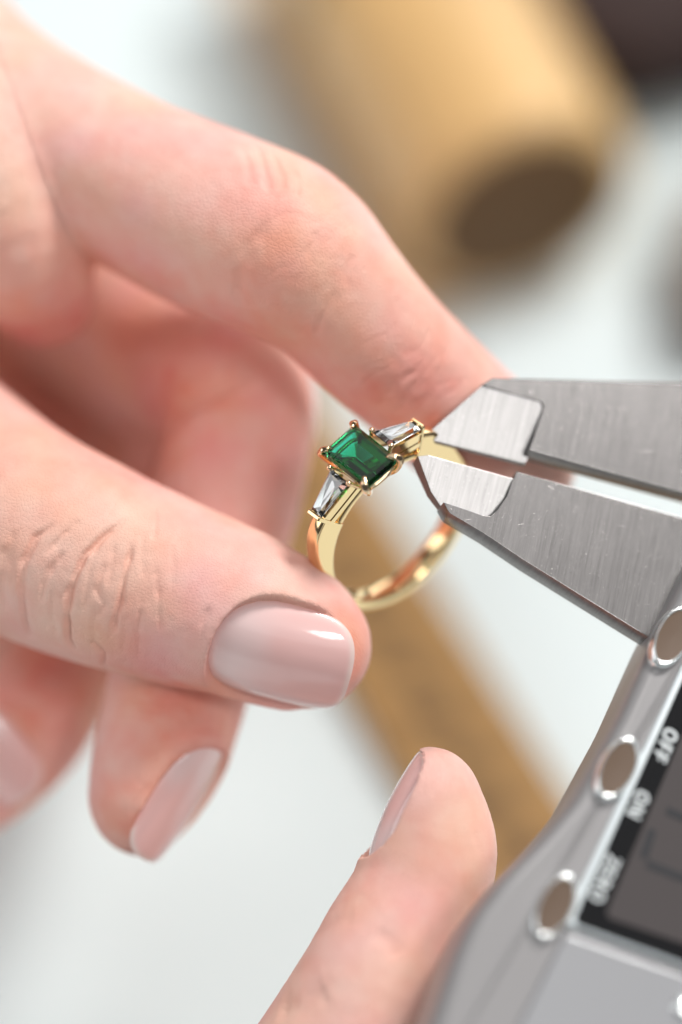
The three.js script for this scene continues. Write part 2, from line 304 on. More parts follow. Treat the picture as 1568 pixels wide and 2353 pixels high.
    let damp = 1; for (const nl of nails) { const [a, up, l] = nl.polar(x, y, z); if (Math.abs(up) < 2.5 && Math.abs(a) < 1.6) damp = Math.min(damp, smooth(1.0, 1.35, nl.rho(a, l))); }
    dn *= 0.15 + 0.85 * damp;
    for (let c = 0; c < 3; c++) np[i * 3 + c] = pos[i * 3 + c] + N[i * 3 + c] * dn;
    tone(x, y, z, tint); for (let c = 0; c < 3; c++) col[i * 3 + c] = tint[c];
  }
  geo.setAttribute('position', new THREE.BufferAttribute(np, 3)); geo.computeVertexNormals();
  // per-finger texture coordinates (length along the finger, way round it), vertices split where the finger changes
  const TILE = 7, oP = [], oN = [], oU = [], oC = [], oI = [], seen = new Map(), NN = geo.attributes.normal.array;
  const vert = (i, u) => {
    const c = chainOf[i] === u.c ? chainOf[i] : u.c, wrap = u.wrap && PHI[i] < 0 ? 1 : 0, key = i * 64 + c * 2 + wrap; let v = seen.get(key); if (v !== undefined) return v;
    v = oP.length / 3; oP.push(np[i * 3], np[i * 3 + 1], np[i * 3 + 2]); oN.push(NN[i * 3], NN[i * 3 + 1], NN[i * 3 + 2]); oC.push(col[i * 3], col[i * 3 + 1], col[i * 3 + 2]);
    oU.push(S[i] / TILE + c * 0.37, (PHI[i] + wrap * 2 * Math.PI) * u.r / TILE); seen.set(key, v); return v;
  };
  for (let t = 0; t < tri.length; t += 3) {
    const a = tri[t], b = tri[t + 1], c = tri[t + 2], pm = Math.max(PHI[a], PHI[b], PHI[c]), pn = Math.min(PHI[a], PHI[b], PHI[c]), u = { c: chainOf[a], wrap: pm - pn > 3, r: 8 };
    oI.push(vert(a, u), vert(b, u), vert(c, u));
  }
  const g = new THREE.BufferGeometry();
  g.setAttribute('position', new THREE.Float32BufferAttribute(oP, 3)); g.setAttribute('normal', new THREE.Float32BufferAttribute(oN, 3)); g.setAttribute('uv', new THREE.Float32BufferAttribute(oU, 2)); g.setAttribute('color', new THREE.Float32BufferAttribute(oC, 3)); g.setIndex(oI);
  return g;
}
// fine skin relief: a net of small lines round irregular cells
const skinBump = (() => {
  const S = 512, C = 20, r = rng(21), pts = []; for (let j = 0; j < C; j++) for (let i = 0; i < C; i++) pts.push([(i + r()) / C, (j + r()) / C]);
  return texture(S, (x, y) => {
    const u = x / S, v = y / S, ci = Math.floor(u * C), cj = Math.floor(v * C); let d1 = 9, d2 = 9;
    for (let b = -2; b <= 2; b++) for (let a = -2; a <= 2; a++) { const i = (ci + a + C) % C, j = (cj + b + C) % C, p = pts[j * C + i]; let dx = Math.abs(u - p[0]), dy = Math.abs(v - p[1]); dx = Math.min(dx, 1 - dx); dy = Math.min(dy, 1 - dy); const d = Math.hypot(dx, dy * 1.25) * C; if (d < d1) { d2 = d1; d1 = d; } else if (d < d2) d2 = d; }
    const k = 0.25 + 0.6 * smooth(0, 0.34, d2 - d1) + 0.12 * noise3(x / 3, y / 3, 1); return [k, k, k];
  });
})();
const skinMaterial = new THREE.MeshPhysicalMaterial({ color: 0xffffff, vertexColors: true, roughness: 0.97, transmission: 0.06, thickness: 0, bumpMap: skinBump, bumpScale: 0.00004, clearcoat: 0.22, clearcoatRoughness: 0.42, side: THREE.DoubleSide });
const nailMaterial = new THREE.MeshPhysicalMaterial({ color: 0xffffff, vertexColors: true, roughness: 0.35, clearcoat: 1, clearcoatRoughness: 0.035 });
const REDNESS = [];                               // reddened patches: centre (mm), radius, strength
function toneOf(x, y, z, out) {
  let red = 0.5 * fbm(x / 8 + 3, y / 8, z / 8, 3) + 0.32 * fbm(x / 1.8, y / 1.8 + 7, z / 1.8, 3);
  for (const [c, r, a] of REDNESS) { const e = ((x - c.x) ** 2 + (y - c.y) ** 2 + (z - c.z) ** 2) / (r * r); if (e < 5) red += a * Math.exp(-e) * (1 + 0.5 * noise3(x / 2, y / 2, z / 2)); }
  const yel = 0.8 * fbm(x / 7 + 20, y / 7 + 5, z / 7, 2);
  out[0] = 0.88 - 0.03 * red; out[1] = 0.49 - 0.18 * red + 0.015 * yel; out[2] = 0.405 - 0.17 * red - 0.06 * yel;
}

// ---------------------------------------------------------------- the hand that holds the ring
{
  const thumb = new Chain('thumb', [[-420, 1000, 370, -24], [-230, 1080, 300, -20], [0, 1195, 246, -13], [205, 1290, 228, -9.5], [400, 1362, 208, -7.5], [560, 1415, 188, -6], [675, 1466, 164, -5.5], [718, 1490, 134, -5.5]], 1.2);
  const index = new Chain('index', [[-380, 60, 290, -30], [-150, 190, 240, -26], [60, 300, 203, -21], [288, 415, 196, -16], [485, 505, 208, -13], [622, 560, 208, -11], [692, 604, 195, -10.5], [752, 656, 176, -10.5], [857, 772, 162, -11.5], [962, 870, 154, -14], [1070, 975, 150, -17], [1140, 1030, 144, -18.5], [1192, 1065, 132, -19.5]], 1.6);
  const middle = new Chain('middle', [[-260, 330, 190, -60], [80, 500, 168, -56], [300, 690, 168, -48], [430, 810, 180, -38], [520, 890, 184, -31], [552, 960, 172, -27], [522, 1130, 168, -24], [455, 1400, 160, -20], [400, 1620, 158, -16], [355, 1780, 146, -13], [338, 1836, 132, -12]], 1.0);
  const ring = new Chain('ring_finger', [[-260, 500, 190, -82], [100, 660, 165, -80], [330, 810, 165, -70], [460, 940, 165, -60], [440, 1130, 155, -52], [330, 1340, 145, -44], [165, 1530, 128, -36], [60, 1680, 134, -30], [-30, 1770, 128, -28], [-60, 1800, 120, -28]], 1.0);
  const little = new Chain('little_finger', [[-260, 680, 160, -98], [120, 820, 145, -96], [330, 960, 140, -88], [330, 1150, 135, -76], [200, 1340, 125, -66], [20, 1500, 115, -58]], 1.0);
  const web = new Chain('web', [[-260, 120, 300, -32], [-90, 300, 235, -21], [0, 450, 195, -17], [45, 570, 165, -18], [95, 672, 126, -24]], 1.6);
  const palm = new Chain('palm', [[-620, 500, 430, -50], [-460, 800, 330, -64], [-330, 940, 300, -78], [-120, 1010, 270, -90], [120, 1080, 220, -93], [260, 1120, 180, -90]], 3);
  const heel = new Chain('heel', [[-600, 150, 330, -44], [-520, 450, 340, -48], [-480, 750, 330, -48], [-420, 1000, 330, -34]], 5);
  const thumbNail = new Nail(at(630, 1443, -6).add(v3(0.6, -4.3, 6.7)), v3(0.955, -0.25, -0.05), v3(0.1, -0.54, 0.84), 7.7, 1.0, 7.9, 0.012, 2.25, 3.0);
  const midNail = new Nail(at(384, 1842, -12.5).add(v3(2.6, -0.6, 3.3)), v3(-0.52, -0.85, -0.02), v3(0.76, -0.44, 0.48), 6.2, 0.92, 7.4, 0.012, 2.3, 3.2);
  const ringNail = new Nail(at(-36, 1752, -22.5), v3(0.6, -0.75, -0.15), v3(-0.25, -0.3, 0.9), 6.6, 0.85, 6.4);
  const nails = [thumbNail, midNail, ringNail];
  const z3 = (l) => l.map(([x, y]) => [x * 0.5494, 861.5 + y * 0.5494]), z4 = (l) => l.map(([x, y]) => [x * 0.5494, y * 0.5494]);
  const grooves = [
    [z3([[60, 640], [40, 760], [50, 900]]), 0.41, 0.18], [z3([[340, 600], [270, 660], [220, 740]]), 0.36, 0.18], [z3([[420, 690], [380, 790], [360, 900], [350, 1010]]), 0.31, 0.19], [z3([[480, 700], [465, 800], [450, 890]]), 0.31, 0.18], [z3([[600, 650], [590, 760], [600, 860]]), 0.31, 0.13], [z3([[220, 900], [215, 1000], [240, 1090]]), 0.33, 0.18], [z3([[400, 960], [390, 1060], [400, 1140]]), 0.31, 0.18], [z3([[520, 1000], [525, 1090], [510, 1170]]), 0.31, 0.13], [z3([[720, 700], [730, 800], [715, 900]]), 0.31, 0.09],
    [z3([[250, 610], [150, 680], [100, 780], [85, 900], [105, 1040], [130, 1110]]), 0.39, 0.50],
    [z3([[560, 580], [440, 670], [360, 750], [320, 830], [290, 920], [280, 1010], [285, 1110], [330, 1170]]), 0.39, 0.75],
    [z3([[560, 690], [535, 790], [515, 860], [505, 940], [480, 1020], [465, 1110]]), 0.32, 0.54],
    [z3([[275, 730], [215, 810], [180, 880], [170, 970]]), 0.36, 0.34],
    [z3([[650, 790], [665, 950], [670, 1090]]), 0.26, 0.19],
    [z3([[590, 970], [575, 1080], [580, 1190]]), 0.29, 0.28],
    [z3([[390, 880], [440, 960], [400, 1030]]), 0.29, 0.19], [z3([[370, 1110], [440, 1170], [430, 1230]]), 0.30, 0.34],
    [z3([[300, 640], [230, 700], [190, 760]]), 0.29, 0.19], [z3([[20, 700], [10, 850], [20, 1000]]), 0.47, 0.28], [z3([[440, 780], [420, 850], [410, 930]]), 0.25, 0.18],
    [z3([[650, 540], [655, 620], [640, 700]]), 0.25, 0.15], [z3([[880, 960], [850, 1040], [845, 1130], [870, 1220]]), 0.33, 0.30], 
    [z4([[1140, 900], [1050, 1020], [1010, 1120], [1000, 1220], [1020, 1300]]), 0.75, 0.36],
    [z4([[1075, 590], [1110, 720], [1130, 810]]), 0.45, 0.26], [z4([[1140, 630], [1180, 740], [1185, 800]]), 0.45, 0.26], [z4([[1010, 600], [1040, 700], [1060, 790]]), 0.5, 0.16],
    [z4([[1230, 700], [1250, 760], [1240, 830]]), 0.4, 0.16], [z4([[1410, 1200], [1345, 1330], [1320, 1410]]), 0.42, 0.2], [z4([[1480, 1060], [1450, 1140], [1450, 1210]]), 0.4, 0.12], [z4([[1330, 960], [1300, 1060], [1310, 1130]]), 0.4, 0.1],
    [[[868, 935], [910, 880], [960, 845]], 0.5, 0.1], [[[905, 965], [945, 900], [985, 870]], 0.45, 0.08],
    
    
    [[[600, 850], [500, 895], [430, 925], [370, 975]], 1.5, 1.1], [[[360, 1640], [310, 1600], [330, 1570]], 0.6, 0.2], [[[350, 1800], [312, 1840], [300, 1880]], 0.5, 0.3],
  ];
  REDNESS.push([at(370, 1640, -4), 8, 0.8], [at(300, 1900, -8), 6, 0.7], [at(600, 640, 0), 12, 0.45], [at(940, 920, -8), 8, 0.6], [at(120, 720, -22), 9, 0.6], [at(820, 1480, -2), 5, 0.6], [at(450, 900, -24), 12, 0.6], [at(100, 1600, -26), 10, 0.8]);
  const geo = skinMesh({ chains: [index, thumb, middle, ring, little, web, palm, heel], nails, lo: [-74, -42, -106], hi: [29, 60, 10], h: 0.26, grooves, knuckles: [[at(210, 1300, 1), 9, 0.09], [at(690, 520, 0), 9, 0.07], [at(960, 860, -8), 6, 0.1], [at(600, 1400, 2), 6, 0.06], [at(380, 1600, -8), 8, 0.08]], tone: toneOf });
  geo.applyMatrix4(FRAME);
  const g = thing('hand', 'hand with long pale pink nails pinching the gold ring between thumb and index finger', 'hand');
  mesh('skin', geo, skinMaterial, g);
  for (const n of nails) { const q = n.geometry(); q.applyMatrix4(FRAME); mesh('fingernail', q, nailMaterial, g); }
  settle(g);
}
// ---------------------------------------------------------------- the finger of the other hand, on the calliper
{
  const finger = new Chain('finger', [[985, 1832, 116, 1], [992, 1950, 149, 0.5], [965, 2050, 152, 1], [915, 2140, 158, 2], [862, 2260, 172, 3], [810, 2420, 215, 2], [740, 2620, 270, 0]], 1);
  const palm = new Chain('palm', [[830, 2560, 250, -8], [760, 2750, 380, -18]], 6);
  const nail = new Nail(at(905, 1846, 0.5).add(v3(-0.6, 0.2, 0.3)), v3(0.43, 0.9, 0), v3(-0.9, 0.43, 0.05), 5.9, 0.86, 6.6, 0.014, 2.3, 2.8);
  const b4 = (l) => l.map(([x, y]) => [574.3 + x * 0.4029, 1665.5 + y * 0.4029]);
  const geo = skinMesh({ chains: [finger, palm], nails: [nail], lo: [-32, -96, -32], hi: [22, -23, 22], h: 0.32, tone: toneOf, grooves: [
    [b4([[370, 1200], [480, 1130], [600, 1110]]), 1.0, 0.12], [b4([[150, 1640], [300, 1600], [450, 1500]]), 1.6, 0.3], [b4([[1240, 350], [1275, 500], [1290, 700]]), 0.6, 0.1], [b4([[700, 1180], [800, 1240], [850, 1330]]), 0.9, 0.2],
  ] });
  geo.applyMatrix4(FRAME);
  const g = thing('hand', 'other hand seen as one finger from the side, pressing against the grey calliper housing', 'hand');
  mesh('skin', geo, skinMaterial, g);
  const q = nail.geometry(); q.applyMatrix4(FRAME); mesh('fingernail', q, nailMaterial, g);
  settle(g);
}

// ---------------------------------------------------------------- the ring
{
  const g = thing('ring', 'yellow gold ring with a green emerald between two tapered baguette diamonds', 'ring');
  const T = v3(0.691, 0.691, -0.209).normalize().applyAxisAngle(v3(0, 0, 1), -0.06), U0 = v3(-0.3, 0.538, 0.787).applyAxisAngle(v3(0, 0, 1), -0.06), U = U0.addScaledVector(T, -U0.dot(T)).normalize(), A = T.clone().cross(U);
  const RM = FRAME.clone().multiply(new THREE.Matrix4().makeBasis(T, U, A).setPosition(at(901, 1206, -9)));
  const gold = new THREE.MeshPhysicalMaterial({ color: lin(0.98, 0.72, 0.39), metalness: 1, roughness: 0.1 });
  const rose = new THREE.MeshPhysicalMaterial({ color: lin(0.94, 0.70, 0.45), metalness: 1, roughness: 0.1 });
  const put = (name, geo, mat, parent = g) => { geo.applyMatrix4(RM); return mesh(name, geo, mat, parent); };
  // band: cross-section swept round the finger hole; th = 0 at the stone
  function band(t0, t1, n, shape) {
    const M = 40, pos = [], idx = [];
    for (let i = 0; i <= n; i++) {
      const th = t0 + (t1 - t0) * i / n, { ri, ro, w, e } = shape(th), s = Math.sin(th), c = Math.cos(th);
      for (let j = 0; j < M; j++) {
        const f = j / M * 2 * Math.PI, cx = Math.cos(f), sx = Math.sin(f), q = (t) => Math.sign(t) * Math.pow(Math.abs(t), 2 / e);
        const r = (ri + ro) / 2 + (ro - ri) / 2 * q(sx), z = w * q(cx);
        const dome = r > (ri + ro) / 2 ? -0.16 * (z / w) ** 2 : 0;
        pos.push(s * (r + dome), c * (r + dome), z);
      }
    }
    for (let i = 0; i < n; i++) for (let j = 0; j < M; j++) { const a = i * M + j, b = i * M + (j + 1) % M; idx.push(a, a + M, b, b, a + M, b + M); }
    for (const [row, flip] of [[0, false], [n, true]]) { const b = row * M; for (let j = 1; j + 1 < M; j++) flip ? idx.push(b, b + j + 1, b + j) : idx.push(b, b + j, b + j + 1); }
    const q = new THREE.BufferGeometry(); q.setAttribute('position', new THREE.Float32BufferAttribute(pos, 3)); q.setIndex(idx);
    return toCreasedNormals(q, 0.7);
  }
  const TC = 36.5 * Math.PI / 180;
  const shank = (th) => { const a = Math.min(th, 2 * Math.PI - th) * 180 / Math.PI, k = smooth(92, 40, a); return { ri: 9.1, ro: 11.0 + 1.6 * k * k, w: 1.42 - 0.48 * smooth(105, 40, a), e: 2.9 + 6 * smooth(100, 42, a) }; };
  put('shank', band(TC, 2 * Math.PI - TC, 260, shank), gold);
  put('bridge', band(-TC, TC, 60, () => ({ ri: 9.12, ro: 10.1, w: 0.8, e: 4 })), gold);
  // faceted stones: stacked outlines joined by flat faces
  function stone(loops) {
    const pos = [], tri = (a, b, c) => pos.push(...a, ...b, ...c), n = loops[0].length;
    for (let i = 0; i + 1 < loops.length; i++) for (let j = 0; j < n; j++) { const a = loops[i][j], b = loops[i][(j + 1) % n], c = loops[i + 1][j], d = loops[i + 1][(j + 1) % n]; tri(a, b, c); tri(b, d, c); }
    const L = loops[loops.length - 1]; for (let j = 1; j + 1 < n; j++) { tri(loops[0][0], loops[0][j + 1], loops[0][j]); tri(L[0], L[j], L[j + 1]); }
    const q = new THREE.BufferGeometry(); q.setAttribute('position', new THREE.Float32BufferAttribute(pos, 3)); q.computeVertexNormals();
    // outward check
    const p = q.attributes.position, nn = q.attributes.normal; let s = 0; const c = v3(0, 0, 0); for (let i = 0; i < p.count; i++) c.add(v3(p.getX(i), p.getY(i), p.getZ(i))); c.divideScalar(p.count);
    for (let i = 0; i < p.count; i++) s += (p.getX(i) - c.x) * nn.getX(i) + (p.getY(i) - c.y) * nn.getY(i) + (p.getZ(i) - c.z) * nn.getZ(i);
    if (s < 0) { const a = p.array; for (let i = 0; i < a.length; i += 9) for (let k = 0; k < 3; k++) { const t = a[i + 3 + k]; a[i + 3 + k] = a[i + 6 + k]; a[i + 6 + k] = t; } q.computeVertexNormals(); }
    return q;
  }
  const oct = (hx, hz, cut, y) => [[hx, y, hz - cut], [hx - cut, y, hz], [-hx + cut, y, hz], [-hx, y, hz - cut], [-hx, y, -hz + cut], [-hx + cut, y, -hz], [hx - cut, y, -hz], [hx, y, -hz + cut]];
  const GY = 13.35;
  const emeraldMat = new THREE.MeshPhysicalMaterial({ color: 0xffffff, roughness: 0, transmission: 1, thickness: 0.004, ior: 1.58, attenuationColor: lin(0.001, 0.36, 0.14), attenuationDistance: 0.0038 });
  put('emerald', stone([oct(1.88, 3.2, 0.34, GY + 0.72), oct(2.2, 3.56, 0.42, GY + 0.46), oct(2.48, 3.86, 0.46, GY + 0.1), oct(2.48, 3.86, 0.46, GY), oct(1.95, 3.25, 0.38, GY - 0.9), oct(1.2, 2.4, 0.26, GY - 1.75), oct(0.06, 1.25, 0.02, GY - 2.6)]), emeraldMat);
  // claws and basket
  function tube(pts, radii, seg = 12, steps = 40) {
    const curve = new THREE.CatmullRomCurve3(pts.map((p) => v3(...p))), fr = curve.computeFrenetFrames(steps, false), pos = [], idx = [];
    for (let i = 0; i <= steps; i++) {
      const t = i / steps, c = curve.getPoint(t), x = t * (radii.length - 1), k = Math.min(radii.length - 2, Math.floor(x)), r = radii[k] + (radii[k + 1] - radii[k]) * smooth(0, 1, x - k);
      for (let j = 0; j < seg; j++) { const f = j / seg * 2 * Math.PI, p = c.clone().addScaledVector(fr.normals[Math.min(i, steps)], Math.cos(f) * r).addScaledVector(fr.binormals[Math.min(i, steps)], Math.sin(f) * r); pos.push(p.x, p.y, p.z); }
    }
    for (let i = 0; i < steps; i++) for (let j = 0; j < seg; j++) { const a = i * seg + j, b = i * seg + (j + 1) % seg; idx.push(a, b, a + seg, b, b + seg, a + seg); }
    const l = steps * seg; for (let j = 1; j + 1 < seg; j++) { idx.push(0, j + 1, j); idx.push(l, l + j, l + j + 1); }
    const q = new THREE.BufferGeometry(); q.setAttribute('position', new THREE.Float32BufferAttribute(pos, 3)); q.setIndex(idx); q.computeVertexNormals(); return q;
  }
  for (const sx of [-1, 1]) for (const sz of [-1, 1]) {
    put('claw', tube([[sx * 1.2, 10.0, sz * 1.5], [sx * 2.0, 11.6, sz * 3.1], [sx * 2.44, 12.9, sz * 3.78], [sx * 2.56, 13.65, sz * 3.94], [sx * 2.3, 14.18, sz * 3.66], [sx * 1.86, 14.26, sz * 3.18], [sx * 1.55, 14.16, sz * 2.84]], [0.36, 0.38, 0.4, 0.43, 0.41, 0.28, 0.03]), rose);
  }
  const loopWire = (hx, hz, y, r) => { const p = []; for (let i = 0; i < 64; i++) { const f = i / 64 * 2 * Math.PI, q = (t) => Math.sign(t) * Math.pow(Math.abs(t), 0.42); p.push(v3(hx * q(Math.cos(f)), y, hz * q(Math.sin(f)))); } return new THREE.TubeGeometry(new THREE.CatmullRomCurve3(p, true), 200, r, 10, true); };
  put('gallery_rail', loopWire(2.25, 3.6, 12.75, 0.2), rose);
  put('gallery_rail', loopWire(1.75, 2.85, 11.45, 0.24), rose);
  // baguettes, their walls, beads and collars, one shoulder on either side
  const diamond = new THREE.MeshPhysicalMaterial({ color: 0xffffff, roughness: 0, transmission: 1, thickness: 0.002, ior: 2.2, attenuationColor: lin(0.96, 0.98, 0.98), attenuationDistance: 0.01 });
  for (const sx of [-1, 1]) {
    const W = [sx * 3.0, 13.35], N = [sx * 7.55, 10.95], L = Math.hypot(N[0] - W[0], N[1] - W[1]), el = [(N[0] - W[0]) / L, (N[1] - W[1]) / L], en = [-el[1] * sx, el[0] * sx];
    if (en[1] < 0) { en[0] *= -1; en[1] *= -1; }
    const P = (l, up, z) => [W[0] + el[0] * l + en[0] * up, W[1] + el[1] * l + en[1] * up, z];
    const trap = (l0, l1, h0, h1, up) => { const a = [P(l0, up, -h0), P(l1, up, -h1), P(l1, up, h1), P(l0, up, h0)]; return sx > 0 ? a : a.reverse(); };
    const keel = (l0, l1, u0, u1) => { const a = [P(l0, u0, -0.02), P(l1, u1, -0.02), P(l1, u1, 0.02), P(l0, u0, 0.02)]; return sx > 0 ? a : a.reverse(); };
    put('baguette_diamond', stone([trap(0.5, L - 0.55, 1.08, 0.52, 0.4), trap(0.12, L - 0.14, 1.55, 0.86, 0), trap(0.12, L - 0.14, 1.55, 0.86, -0.1), keel(1.5, L - 1.0, -1.5, -0.92)]), diamond);
    const slab = (quad, z0, z1) => {            // quad: [l, up] corners with a half width each; thickness between z0 and z1 outside
      const a = quad.map(([l, up, hz]) => P(l, up, hz * z0)), b = quad.map(([l, up, hz]) => P(l, up, hz * z1)); return stone([a, b]);
    };
    for (const sz of [-1, 1]) {
      const wall = (l0, l1, u0, u1, d0, d1, out, thick) => { const hw = (l) => 1.62 - 0.72 * l / L; return stone([[P(l0, u0, sz * (hw(l0) + out)), P(l1, u0, sz * (hw(l1) + out)), P(l1, d1, sz * (hw(l1) + out)), P(l0, d0, sz * (hw(l0) + out))], [P(l0, u0, sz * (hw(l0) + out - thick)), P(l1, u0, sz * (hw(l1) + out - thick)), P(l1, d1, sz * (hw(l1) + out - thick)), P(l0, d0, sz * (hw(l0) + out - thick))]]); };
      put('gallery_wall', wall(0.1, L, -0.66, 0, -1.72, -1.86, 0.0, 0.3), gold);
      put('side_rail', wall(0.05, L, -0.42, 0, -0.64, -0.64, 0.1, 0.42), gold);
      put('side_rail', wall(0.3, L, -1.72, 0, -2.3, -2.35, 0.1, 0.4), gold);
      const bead = new THREE.SphereGeometry(0.34, 20, 16); bead.translate(...P(0.1, 0.16, sz * 1.66)); put('bead', bead, rose);
      const post = tube([P(0.1, 0.1, sz * 1.66), P(0.12, -0.8, sz * 1.6), P(0.2, -1.9, sz * 1.5)], [0.24, 0.26, 0.26], 10, 16); put('bead_post', post, rose);
    }
    const collar = new THREE.Shape(), cw = 0.95, top = 0.3, bot = -3.05; collar.moveTo(-cw, bot); collar.lineTo(cw, bot); collar.lineTo(cw, top - 0.12); collar.lineTo(cw - 0.12, top); collar.lineTo(-cw + 0.12, top); collar.lineTo(-cw, top - 0.12);
    const cg = new THREE.ExtrudeGeometry(collar, { depth: 0.34, bevelEnabled: true, bevelSize: 0.05, bevelThickness: 0.06, bevelSegments: 2 });
    const EL = v3(el[0], el[1], 0), EN = v3(en[0], en[1], 0); cg.applyMatrix4(new THREE.Matrix4().makeBasis(v3(0, 0, 1).multiplyScalar(EN.clone().cross(EL).z > 0 ? -1 : 1), EN, EL).setPosition(...P(L - 0.02, 0, 0)));
    put('collar', toCreasedNormals(cg.index ? cg.toNonIndexed() : cg, 0.5), gold);
  }
  settle(g);
}

// ---------------------------------------------------------------- the digital calliper
{
  const g = thing('digital_caliper', 'grey steel digital calliper with black display, its jaw tips closed on the ring shoulder', 'caliper');
  const NRM = v3(0.228, 0.338, 0.913).normalize(), E1 = v3(0.96, -0.28, -0.136), e1 = E1.addScaledVector(NRM, -E1.dot(NRM)).normalize(), e2 = NRM.clone().cross(e1), O = at(1000, 1030, -1);
  const CM = FRAME.clone().multiply(new THREE.Matrix4().makeBasis(e1, e2, NRM).setPosition(O));
  const cam = v3(0, 0, 400);
  const cal = (px, py, h = 0) => { const d = at(px, py, 0).sub(cam), t = O.clone().addScaledVector(NRM, h).sub(cam).dot(NRM) / d.dot(NRM), p = cam.clone().addScaledVector(d, t).sub(O); return new THREE.Vector2(p.dot(e1), p.dot(e2)); };
  const put = (name, geo, mat, parent = g) => { geo.applyMatrix4(CM); return mesh(name, geo, mat, parent); };
  const flatCaps = (q, lim = 0.999) => {          // keep broad flat faces flat
    const p = q.attributes.position, n = q.attributes.normal, a = v3(), b = v3(), c = v3();
    for (let i = 0; i < p.count; i += 3) { a.fromBufferAttribute(p, i); b.fromBufferAttribute(p, i + 1); c.fromBufferAttribute(p, i + 2); b.sub(a); c.sub(a); b.cross(c).normalize(); if (Math.abs(b.z) > lim) for (let k = 0; k < 3; k++) n.setXYZ(i + k, b.x, b.y, b.z); }
    return q;
  };
  const plate = (pix, h0, h1, bevel = 0.08, seg = 2, round = 0) => {      // outline given at its top height h1
    let pts = pix.map(([x, y]) => cal(x, y, h1));
    if (THREE.ShapeUtils.isClockWise(pts)) pts.reverse();
    if (round) { const o = [], n = pts.length; for (let i = 0; i < n; i++) { const a = pts[(i + n - 1) % n], b = pts[i], c = pts[(i + 1) % n], r = Math.min(round, b.distanceTo(a) / 2.2, b.distanceTo(c) / 2.2), p = b.clone().add(a.clone().sub(b).setLength(r)), q = b.clone().add(c.clone().sub(b).setLength(r)); for (let k = 0; k <= 6; k++) { const t = k / 6; o.push(new THREE.Vector2((1 - t) ** 2 * p.x + 2 * t * (1 - t) * b.x + t * t * q.x, (1 - t) ** 2 * p.y + 2 * t * (1 - t) * b.y + t * t * q.y)); } } pts = o; }
    const q = new THREE.ExtrudeGeometry(new THREE.Shape(pts), { depth: h1 - h0 - 2 * bevel, bevelEnabled: bevel > 0, bevelSize: bevel, bevelOffset: -bevel, bevelThickness: bevel, bevelSegments: seg, curveSegments: 8 });
    q.translate(0, 0, h0 + bevel); return flatCaps(toCreasedNormals(q, 0.6));
  };
  // brushed steel: streaks across the jaw, specks and scratches
  const r = rng(5), steelTex = (lo, hi, specks) => { const S = 1024, b = new Float32Array(S * S);
    for (let x = 0; x < S; x++) for (let y = 0; y < S; y++) b[y * S + x] = 0.5 + 0.3 * fbm(x / 2.2, y / 90, 4, 3) + 0.22 * fbm(x / 7, y / 260, 8, 2) + 0.12 * fbm(x / 160, y / 160, 1, 3);
    for (let i = 0; i < specks; i++) { const cx = r() * S, cy = r() * S, big = r() < 0.12, v = r() < 0.8 ? 0.5 + 0.5 * r() : -0.5; const rad = big ? 4.2 : 1.6 + 1.8 * r(), ln = big && r() < 0.6 ? 30 : 0, an = r() * 6.28; for (let s = 0; s <= ln; s++) for (let dy = -4; dy <= 4; dy++) for (let dx = -4; dx <= 4; dx++) { const k = Math.exp(-(dx * dx + dy * dy) / (ln ? 1.4 : rad * rad * 0.6)), X = (Math.round(cx + Math.cos(an) * s) + dx + S) % S, Y = (Math.round(cy + Math.sin(an) * s) + dy + S) % S; b[Y * S + X] += v * k * (ln ? 0.25 : 1); } }
    const t = texture(S, (x, y) => { const k = lo + (hi - lo) * Math.max(0, Math.min(1, b[y * S + x])); return [k, k, k]; }); t.repeat.set(1 / 26, 1 / 26); return t; };
  const tint = steelTex(0.55, 1, 900), bump = steelTex(0, 1, 300);
  const steel = new THREE.MeshPhysicalMaterial({ color: lin(0.28, 0.267, 0.263), metalness: 1, roughness: 0.25, map: tint, bumpMap: bump, bumpScale: 0.000012 });
  const ground = new THREE.MeshPhysicalMaterial({ color: lin(0.30, 0.29, 0.285), metalness: 1, roughness: 0.34, map: tint, bumpMap: bump, bumpScale: 0.000008 });
  const tilt = (q, k) => { q.computeBoundingBox(); const y1 = q.boundingBox.max.y, z1 = q.boundingBox.max.z, p = q.attributes.position; for (let i = 0; i < p.count; i++) if (p.getZ(i) > z1 - 0.5) p.setZ(i, p.getZ(i) - k * (y1 - p.getY(i))); return flatCaps(toCreasedNormals(q, 0.3), 0.95); };
  const upper = put('jaw', plate([[1108, 884], [1132, 868], [2050, 890], [2050, 1262], [1337, 1067], [1216, 1033], [1224, 1012], [1250, 934], [1243, 921]], -3.0, 0, 0.07), steel);
  upper.userData.label = 'upper jaw, ending flat above the ring';
  put('ground_tip', tilt(plate([[983, 990], [1110, 883], [1243, 919], [1262, 940], [1232, 1020], [1219, 1052], [1014, 1000]], -2.95, -0.3, 0.06), 0.27), ground, upper);
  const lower = put('jaw', plate([[1029, 1172], [1035, 1180], [1114, 1226], [1209, 1290], [1333, 1367], [1500, 1470], [1900, 1720], [2050, 1760], [2050, 1322], [1568, 1189], [1188, 1083], [1176, 1108], [1165, 1140], [1143, 1172], [1128, 1186], [1110, 1184], [1020, 1154]], -3.0, 0, 0.07), steel);
  lower.userData.label = 'lower jaw with its long slanting outer edge';
  put('ground_tip', tilt(plate([[961, 1047], [985, 1045], [1196, 1104], [1184, 1145], [1140, 1192], [1108, 1188], [1034, 1172], [996, 1123]], -2.95, -0.3, 0.06), 0.27), ground, lower);
  // beam behind the jaws
  const satin = new THREE.MeshPhysicalMaterial({ color: lin(0.27, 0.26, 0.262), metalness: 0.35, roughness: 0.36, clearcoat: 0.3, clearcoatRoughness: 0.25 });
